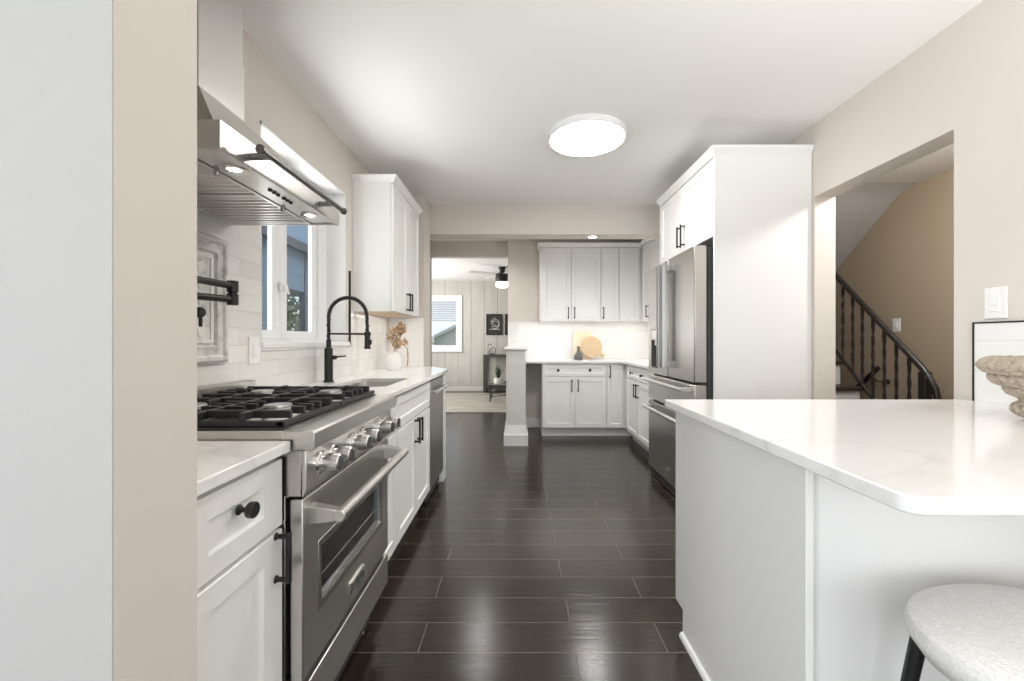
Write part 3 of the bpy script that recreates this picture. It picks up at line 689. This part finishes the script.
# boards and vase
e = empty('cutting_board', 'pale rectangular wooden board leaning on the back tile', 'cutting board', (.86, BY-.10, CT))
m = M(); m.prism(rrect(-.125, .125, 0, .375, .03), 'y', 0, .018)
obj('board', m, 'pale_wood', e, bev=.003, rot=(R(-12), 0, 0))
e = empty('cutting_board', 'round tan wooden board with a short handle leaning before the pale board', 'cutting board', (.955, BY-.165, CT+.166))
a_ = [(.14*math.cos(R(t_)), .14*math.sin(R(t_))) for t_ in range(0, 360, 10)]
hp = []
for t_ in range(-25, 306, 10): hp.append((.14*math.cos(R(t_)), .14*math.sin(R(t_))))
d = Vector((math.cos(R(-40)), math.sin(R(-40)))); n2 = Vector((-d.y, d.x))
hp += [tuple(d*.15-n2*.02), tuple(d*.175-n2*.018), tuple(d*.20-n2*.03), tuple(d*.212), tuple(d*.20+n2*.03), tuple(d*.175+n2*.018), tuple(d*.15+n2*.02)]
m = M(); m.prism(hp, 'y', -.008, .008); obj('board', m, 'tan_wood', e, bev=.003, rot=(R(-14), 0, 0))
e = empty('vase', 'small dark grey bottle vase in front of the cutting boards', 'vase', (.775, BY-.26, CT))
m = M(); m.lathe([(.050, 0), (.058, .015), (.056, .05), (.035, .085), (.020, .105), (.018, .15), (.024, .17), (.018, .17), (.013, .15)], (0, 0, 0), 24); obj('bottle', m, 'ash_vase', e)

# ------------------------------------------------------------------ refrigerator and its cabinet
fr = empty('refrigerator', 'stainless steel french-door refrigerator with two freezer drawers', 'refrigerator', (1.14, 3.655, 0), R(-90))
FW = .945
m = M(); m.box(.006, FW-.006, .095, .70, .03, 1.765); obj('body', m, 'charcoal', fr, bev=.004)
m = M()
for x in (.03, FW-.09): m.box(x, x+.06, .03, .11, 1.765, 1.785)
obj('hinge_cover', m, 'gasket', fr, bev=.003)
m = M(); m.hole(0, .469, .885, 1.775, .075, .245, .935, 1.245, 0, .085); d1 = obj('door', m, 'steel_v', fr, bev=.007)
m = M(); m.box(.07, .25, .06, .064, .93, 1.25); m.box(.0752, .079, .002, .06, .936, 1.244); m.box(.241, .2448, .002, .06, .936, 1.244); m.box(.079, .241, .002, .06, .936, .942); obj('dispenser', m, 'charcoal', d1)
m = M(); m.rings_y(.079, .241, 1.165, 1.244, [(0, .06), (0, .001), (.002, 0)]); m.box(.13, .19, .012, .05, 1.12, 1.165); obj('dispenser_panel', m, 'plastic', d1)
m = M(); m.box(.476, FW, 0, .085, .885, 1.775); d2 = obj('door', m, 'steel_v', fr, bev=.007)
for d_, x in ((d1, .425), (d2, .520)):
    m = M(); m.prism([(x-.017, -.034), (x-.017, -.060), (x-.010, -.070), (x+.010, -.070), (x+.017, -.060), (x+.017, -.034)], 'z', .955, 1.725)
    for zz in (.985, 1.70): m.box(x-.012, x+.012, -.04, 0, zz-.022, zz+.022)
    obj('door_handle', m, 'steel_handle', d_, bev=.002)
for z0, z1, hz in ((.665, .872, .835), (.085, .650, .605)):
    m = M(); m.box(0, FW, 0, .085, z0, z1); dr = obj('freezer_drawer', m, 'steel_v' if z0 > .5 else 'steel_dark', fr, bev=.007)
    m = M(); m.cyl((.055, -.06, hz), (.91, -.06, hz), .014, .014, 16)
    for x in (.085, .88): m.box(x-.02, x+.02, -.06, 0, hz-.014, hz+.014)
    obj('drawer_handle', m, 'steel', dr, bev=.002)
    if z0 < .5:
        m = M(); m.box(.43, .50, -.003, 0, .185, .197); obj('badge', m, 'chrome', dr)
m = M(); m.box(.01, FW-.01, .02, .10, .01, .08); obj('toe_grille', m, 'gasket', fr)
m = M(); m.box(.01, FW-.01, .05, .094, .09, 1.76); obj('gasket', m, 'gasket', fr)
e = empty('refrigerator_cabinet', 'tall white cabinet surround with two doors above the refrigerator', 'cabinet', (1.248, 3.685, 0), R(-90))
cw = 1.025; cd = RX-1.248-.003; ch = 2.335
m = M(); m.box(cw-.02, cw, 0, cd, 0, ch); obj('side_panel', m, 'cab', e, bev=.0015)
m = M(); m.box(0, .02, 0, cd, 0, ch); obj('side_panel', m, 'cab', e, bev=.0015)
m = M(); m.box(.02, cw-.02, .0215, cd, 1.83, ch); obj('carcass', m, 'cab', e)
for a, b, hx in ((.023, cw/2-.002, cw/2-.035), (cw/2+.002, cw-.023, cw/2+.035)):
    d_ = obj('door', shaker(a, b, 1.825, ch-.012), 'cab', e); pull(d_, hx, 1.945, .16)
R0 = lambda o, z: [(-o, -o, z), (cw+o, -o, z), (cw+o, cd, z), (-o, cd, z)]
m = M(); m.loft([R0(0, ch), R0(.003, ch+.012), R0(.006, ch+.016), R0(.017, ch+.033), R0(.022, ch+.045), R0(.022, ch+.056)]); obj('crown_moulding', m, 'cab', e)

# ------------------------------------------------------------------ peninsula
pn = empty('peninsula_cabinet', 'white panelled peninsula base standing out from the right wall', 'cabinet', (.647, .947, 0))
m = M(); m.prism([(-.005, 0), (.698, 0), (.698, .105), (.773, .105), (.773, .885), (-.005, .885)], 'x', 0, .018); obj('end_panel', m, 'cab', pn, bev=.0015)
m = M(); m.box(.018, 1.215, .012, .0265, 0, .885); obj('back_panel', m, 'cab', pn)
m = M(); m.prism([(.027, 0), (.698, 0), (.698, .105), (.752, .105), (.752, .885), (.027, .885)], 'x', .0185, 1.215); obj('carcass', m, 'cab', pn)
for i in range(2):
    x0 = .004+.61*i
    m = M(); m.rings_y(x0, x0+.60, .755, .875, [(0, .7525), (0, .772), (.002, .774)]); obj('drawer', m, 'cab', pn)
    m = M(); m.rings_y(x0, x0+.60, .112, .745, [(0, .7525), (0, .772), (.002, .774)]); obj('door', m, 'cab', pn)
m = M(); m.prism([(0, 0), (-.014, 0), (-.014, .008), (-.010, .016), (-.004, .020), (0, .020)], 'y', -.005, .698); obj('shoe_moulding', m, 'white_paint', pn)
pts = [(RX-.010, .655), (RX-.010, 1.748)] + [(.612, 1.748)] + [(.642-.03*math.cos(R(a_)), .685-.03*math.sin(R(a_))) for a_ in range(0, 91, 10)]
slab('countertop', pts, .8855, CT, 'broad white quartz peninsula countertop with rounded near corner', bev=.003)

# stool
st = empty('counter_stool', 'cream boucle counter stool with black legs under the peninsula overhang', 'stool', (.945, .715, 0))
prof = [(.05, .530), (.12, .540), (.175, .558), (.212, .584), (.229, .609), (.232, .624), (.226, .639), (.208, .650), (.16, .656), (.08, .658), (.02, .6585)]
m = M(); m.lathe(prof, (0, 0, 0), 48)
for v in m.bm.verts:
    v.co.y *= .80; v.co.x *= 1.0
seat = obj('seat', m, 'boucle', st)
for sx in (-1, 1):
    for sy in (-1, 1):
        m = M(); m.cyl((sx*.195, sy*.19, 0), (sx*.155, sy*.11, .58), .010, .0135, 14); lg = obj('leg', m, 'black', st)
        k = M(); k.cyl((sx*.195, sy*.19, 0), (sx*.1945, sy*.189, .012), .013, .013, 12); obj('foot_cap', k, 'rubber', lg)
m = M(); m.tube([(x*.180, y*.160, .22) for x, y in ((-1, -1), (1, -1), (1, 1), (-1, 1))], .008, 10, closed=True); obj('footrest', m, 'black', st)

# woven bowl
wb = empty('woven_bowl', 'braided seagrass pedestal bowl on the peninsula countertop', 'bowl', (1.648, 1.25, CT+.004))
def braid(r_, z, ph=0, th=.0125, lob=.105):
    mm = M(); lobes = max(5, int(2*math.pi*r_/lob)); n_ = lobes*14
    for s_ in range(3):
        P = []
        for i in range(n_):
            a_ = 2*math.pi*i/n_; p_ = lobes*a_ + s_*2*math.pi/3 + ph
            rr = r_ + .0115*math.cos(2*p_); zz = z + .0165*math.sin(p_)
            P.append((rr*math.cos(a_), rr*math.sin(a_), zz))
        mm.tube(P, th, 9, closed=True)
    return mm
for i, (r_, z) in enumerate(((.098, .028), (.080, .058), (.114, .090), (.147, .124))):
    obj('braided_row', braid(r_, z, i*.9), 'seagrass', wb)
obj('rim', braid(.170, .162, .3, .0135, .11), 'seagrass', wb)
m = M(); m.lathe([(.070, .046), (.10, .080), (.13, .108), (.153, .138), (.162, .165), (.158, .165), (.13, .115), (.09, .085), (.04, .075)], (0, 0, 0), 36); obj('lining', m, 'seagrass', wb)

# ------------------------------------------------------------------ ceiling lights
cl = empty('ceiling_light', 'round flush white ceiling light in the middle of the kitchen ceiling', 'ceiling light', (.458, 2.77, CZ))
m = M(); m.lathe([(.248, 0), (.252, -.006), (.252, -.036), (.248, -.040), (.242, -.040)], (0, 0, 0), 56); obj('housing', m, 'white_paint', cl)
m = M(); m.lathe([(.243, -.038), (.238, -.043), (.215, -.047), (.13, -.051), (.03, -.052)], (0, 0, 0), 56, cap0=False); obj('lens', m, 'lens', cl)
e = empty('recessed_light', 'small recessed downlight set in the underside of the beam', 'ceiling light', (.775, 4.325, 2.228))
m = M(); m.lathe([(.055, 0), (.055, -.004), (.042, -.006), (.040, -.002)], (0, 0, 0), 28); obj('trim_ring', m, 'white_paint', e)
m = M(); m.lathe([(.040, -.003), (.02, -.0035)], (0, 0, 0), 24); obj('lens', m, 'lens', e)

# ------------------------------------------------------------------ stairs through the opening on the right
stc = empty('staircase', 'staircase with dark treads and pale risers beyond the wall opening', 'stairs', (2.0, 2.786, 0))
for k in range(9):
    z = .182+.2*k; y = .208*k
    m = M(); m.box(.002, .832, y, y+.235, z-.032, z); obj('tread', m, 'tread_wood', stc, bev=.006)
    m = M(); m.box(.002, .80, y+.025, y+.04, z-.2 if k else 0, z-.0325); obj('riser', m, 'riser', stc)
sr = empty('stair_railing', 'dark handrail with twisted iron balusters rising beside the stairs', 'railing', (2.8, 2.86, .182))
def hz(y): return 1.727 + (3.69-y)*-.967*-1*-1 if False else 1.727-.967*(3.69-y)
m = M(); P = [(0, 4.55-2.86, hz(4.55)-.182), (0, 3.0-2.86, hz(3.0)-.182), (0, 2.90-2.86, hz(2.9)-.182), (0, 2.855-2.86, hz(2.855)-.20), (0, 2.815-2.86, hz(2.815)-.225), (0, 2.80-2.86, hz(2.80)-.28), (0, 2.815-2.86, hz(2.80)-.34), (0, 2.85-2.86, hz(2.8)-.37)]
m.tube(P, .021, 12); obj('handrail', m, 'rail_wood', sr)
m = M(); m.tube([(0, 4.5-2.86, hz(4.5)-.182-.66), (0, 2.88-2.86, hz(2.88)-.182-.66)], .014, 8); obj('lower_rail', m, 'rail_wood', sr)
def baluster(y, zb, zt):
    mm = M(); n_ = 26; rings = []
    for i in range(n_+1):
        t_ = i/n_; a_ = (t_*9 if .12 < t_ < .88 else (9*.12 if t_ <= .12 else 9*.88)) 
        s_ = .0085; rings.append([(s_*1.41*math.cos(a_+R(45+90*q)), y+s_*1.41*math.sin(a_+R(45+90*q)), zb+(zt-zb)*t_) for q in range(4)])
    mm.loft(rings); return mm
for y in (4.15, 4.04, 3.93, 3.825, 3.72, 3.613, 3.508, 3.410, 3.308, 3.206, 3.104, 3.002):
    obj('baluster', baluster(y-2.86, hz(y)-.182-.66, hz(y)-.19), 'rail_wood', sr, smooth=False)
m = M(); m.box(-.026, .026, .0, .052, 0, hz(2.9)-.20); obj('newel_post', m, 'rail_wood', sr, bev=.004)
e = empty('wall_handrail', 'short dark handrail on a bracket along the tan stair hall wall', 'handrail', (3.385, 3.94, .905))
m = M(); m.tube([(0, 0, 0), (0, .9, -.78)], .021, 12); obj('rail', m, 'rail_wood', e)
m = M(); m.tube([(0, .08, -.09), (.02, .04, -.13), (.05, -.03, -.135)], .006, 8); m.cyl((.064, -.03, -.13), (.05, -.03, -.13), .025, .02, 14); obj('bracket', m, 'black_metal', e)

# ------------------------------------------------------------------ living room beyond the doorway
obj('rug', M().box(-2.5, .35, 6.74, 9.2, 0, .012), 'rug', label='pale striped area rug on the living room floor beyond the doorway', cat='rug', bev=.004)
e = empty('ceiling_fan', 'dark ceiling fan with a glowing lamp in the living room', 'ceiling fan', (-.285, 7.8, CZ))
m = M(); m.lathe([(.07, 0), (.07, -.02), (.05, -.06), (.05, -.11), (.115, -.125), (.125, -.16), (.125, -.26), (.115, -.28)], (0, 0, 0), 28); obj('motor_housing', m, 'black', e)
m = M(); m.lathe([(.115, -.28), (.122, -.30), (.117, -.35), (.09, -.375), (.03, -.385)], (0, 0, 0), 28); obj('lamp_shade', m, 'lens_small', e)
for k in range(4):
    a_ = R(28+90*k); ca, sa = math.cos(a_), math.sin(a_)
    m = M(); L_ = [(.10, -.03), (.6, -.065), (.66, -.05), (.66, .05), (.6, .065), (.10, .03)]
    m.loft([[(x*ca-y*sa, x*sa+y*ca, -.135+y*.15) for x, y in L_], [(x*ca-y*sa, x*sa+y*ca, -.129+y*.15) for x, y in L_]]); obj('blade', m, 'fan_grey', e)
def picture(label, x0, x1, z0, z1, seed):
    e = empty('framed_picture', label, 'picture', (x0, fy-.004, z0))
    w_, h_ = x1-x0, z1-z0
    m = M(); m.hole(0, w_, 0, h_, .018, w_-.018, .018, h_-.018, -.03, 0); obj('frame', m, 'black', e, bev=.002)
    m = M(); m.box(.018, w_-.018, -.014, -.001, .018, h_-.018); obj('canvas', m, 'canvas_dark', e)
    rr = random.Random(seed); m = M()
    for k in range(4):
        cx, cz, ra, rb = w_*rr.uniform(.4, .6), h_*rr.uniform(.45, .6), w_*rr.uniform(.2, .34), h_*rr.uniform(.16, .32); a0 = rr.uniform(0, 6)
        m.tube([(cx+ra*math.cos(a0+t_*.35), -.016, cz+rb*math.sin(a0+t_*.35)*(1-.02*t_)) for t_ in range(13)], .0055, 5)
    m.tube([(w_*.25, -.016, h_*.7), (w_*.6, -.016, h_*.42)], .006, 5); m.tube([(w_*.2, -.016, h_*.27), (w_*.5, -.016, h_*.3), (w_*.85, -.016, h_*.26)], .008, 5)
    obj('painted_lines', m, 'canvas_line', e)
picture('dark abstract picture with pale looping lines above the console table', -.715, -.345, 1.285, 1.765, 2)
picture('second dark picture, half hidden behind the doorway edge', -.285, .085, 1.285, 1.765, 9)
e = empty('console_table', 'dark open-frame console table against the living room wall', 'table', (-.76, 9.28, 0))
m = M(); m.box(0, 1.3, 0, .34, .80, .845); obj('tabletop', m, 'console', e, bev=.003)
for x in (.0, 1.23):
    for y in (0, .29): 
        m = M(); m.box(x, x+.06, y, y+.05, 0, .80); obj('leg', m, 'console', e, bev=.002)
m = M(); m.box(.06, 1.23, .01, .33, .12, .15); obj('shelf', m, 'console', e, bev=.002)
e = empty('wire_sculpture', 'small looping wire ornament on the console table', 'ornament', (-.60, 9.42, .845))
m = M(); m.box(-.07, .12, -.04, .04, 0, .012); obj('base', m, 'brass_wire', e)
m = M(); m.tube([(-.06, 0, .01), (-.06, 0, .2), (-.04, 0, .235), (0, 0, .23), (.02, 0, .2)], .008, 8); m.tube([(.05+.06*math.cos(R(a_)), 0, .085+.07*math.sin(R(a_))) for a_ in range(0, 360, 20)], .008, 8, closed=True); m.tube([(.01+.045*math.cos(R(a_)), .01, .06+.05*math.sin(R(a_))) for a_ in range(0, 360, 20)], .007, 8, closed=True); obj('wire_loops', m, 'brass_wire', e)
e = empty('coffee_table', 'glass-topped coffee table with thin black legs on the rug', 'table', (-.53, 7.85, .012))
m = M(); m.box(0, .85, 0, .5, .305, .317); obj('glass_top', m, 'glass', e)
m = M(); m.hole(0, .85, 0, .5, .02, .83, .02, .48, .288, .304)
for v in m.bm.verts: v.co = Vector((v.co.x, v.co.z, v.co.y))
obj('top_frame', m, 'black', e)
for x in (.01, .82):
    for y in (.01, .47):
        m = M(); m.box(x, x+.02, y, y+.02, 0, .288); obj('leg', m, 'black', e)
m = M(); m.cyl((.02, .02, .10), (.83, .48, .10), .007, .007, 8); m.cyl((.83, .02, .10), (.02, .48, .10), .007, .007, 8); obj('stretcher', m, 'black', e)
e = empty('potted_plant', 'spiky green plant in a white pot on the coffee table', 'plant', (-.37, 8.05, .329))
m = M(); m.lathe([(.05, 0), (.075, .01), (.082, .06), (.08, .115), (.072, .115), (.07, .10)], (0, 0, 0), 24); obj('pot', m, 'concrete_pot', e)
m = M(); rnd = random.Random(5)
for i in range(34):
    a_ = rnd.uniform(0, 6.28); sp = rnd.uniform(.02, .15); h_ = rnd.uniform(.16, .32); w_ = .010
    P0 = Vector((.02*math.cos(a_), .02*math.sin(a_), .10)); P1 = Vector((sp*.5*math.cos(a_), sp*.5*math.sin(a_), .10+h_*.6)); P2 = Vector((sp*math.cos(a_), sp*math.sin(a_), .10+h_)); s_ = Vector((-math.sin(a_), math.cos(a_), 0))*w_
    m.face([P0-s_, P0+s_, P1+s_*.8, P1-s_*.8]); m.face([P1-s_*.8, P1+s_*.8, P2])
obj('leaves', m, 'leaf', e, smooth=False)
e = empty('bowl', 'small dark bowl beside the plant on the coffee table', 'bowl', (-.20, 8.02, .329))
m = M(); m.lathe([(.03, 0), (.05, .01), (.075, .05), (.07, .05), (.045, .015)], (0, 0, 0), 24); obj('basin', m, 'ash_vase', e)

# ------------------------------------------------------------------ outdoors, seen through the windows
struct('ground', M().box(-14, 12, -12, 26, -.35, -.30), 'grass')
e = empty('house', 'blue clapboard neighbouring house seen through the kitchen window', 'house', (-4.4, 2.0, -.3))
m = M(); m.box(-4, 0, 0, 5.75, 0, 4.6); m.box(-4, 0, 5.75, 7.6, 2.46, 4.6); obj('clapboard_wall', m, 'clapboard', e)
m = M(); m.box(-.10, .02, 6.66, 6.98, 0, 3.3); obj('porch_post', m, 'house_trim', e)
m = M(); m.prism([(-4.4, 4.4), (.30, 3.18), (.30, 3.34), (-4.4, 4.7)], 'y', -.4, 7.65); obj('roof', m, 'roof', e)
def shrub(label, loc, rx, rz_, n_, seed, name='shrub'):
    e = empty(name, label, 'shrub', loc); rr = random.Random(seed); m = M()
    for i in range(n_):
        d = Vector((rr.gauss(0, 1), rr.gauss(0, 1), rr.gauss(0, 1))).normalized()*rr.uniform(.5, 1)
        c = Vector((d.x*rx, d.y*rx, rz_+d.z*rz_)); a_ = Vector((rr.gauss(0, 1), rr.gauss(0, 1), rr.gauss(0, 1))).normalized(); b_ = a_.orthogonal().normalized(); q = rr.uniform(.06, .12)
        m.face([c-a_*q, c-b_*q*.5, c+a_*q, c+b_*q*.5])
    obj('foliage', m, 'bush', e, smooth=False)
    m = M(); m.tube([(0, 0, 0), (.03, .02, rz_*.6), (.0, 0, rz_*1.4)], [.05, .04, .015], 8); obj('stem', m, 'tan_wood', e)
shrub('green leafy shrub outside the kitchen window, below the blue house', (-6.3, 11.6, -.3), 1.2, 1.4, 2400, 4)
shrub('dark green shrub outside the living room window', (-2.75, 11.8, -.3), .45, .95, 700, 8)
e = empty('shed', 'pale garden shed outside the living room window', 'shed', (-2.75, 13.6, -.3))
m = M(); m.prism([(0, 0), (2.4, 0), (2.4, 1.5), (1.2, 2.1), (0, 1.5)], 'y', 0, 2); obj('shed_wall', m, 'shed', e)
m = M(); m.prism([(-.15, 1.42), (1.2, 2.10), (2.55, 1.42), (2.55, 1.52), (1.2, 2.2), (-.15, 1.52)], 'y', -.15, 2.15); obj('shed_roof', m, 'shed', e)
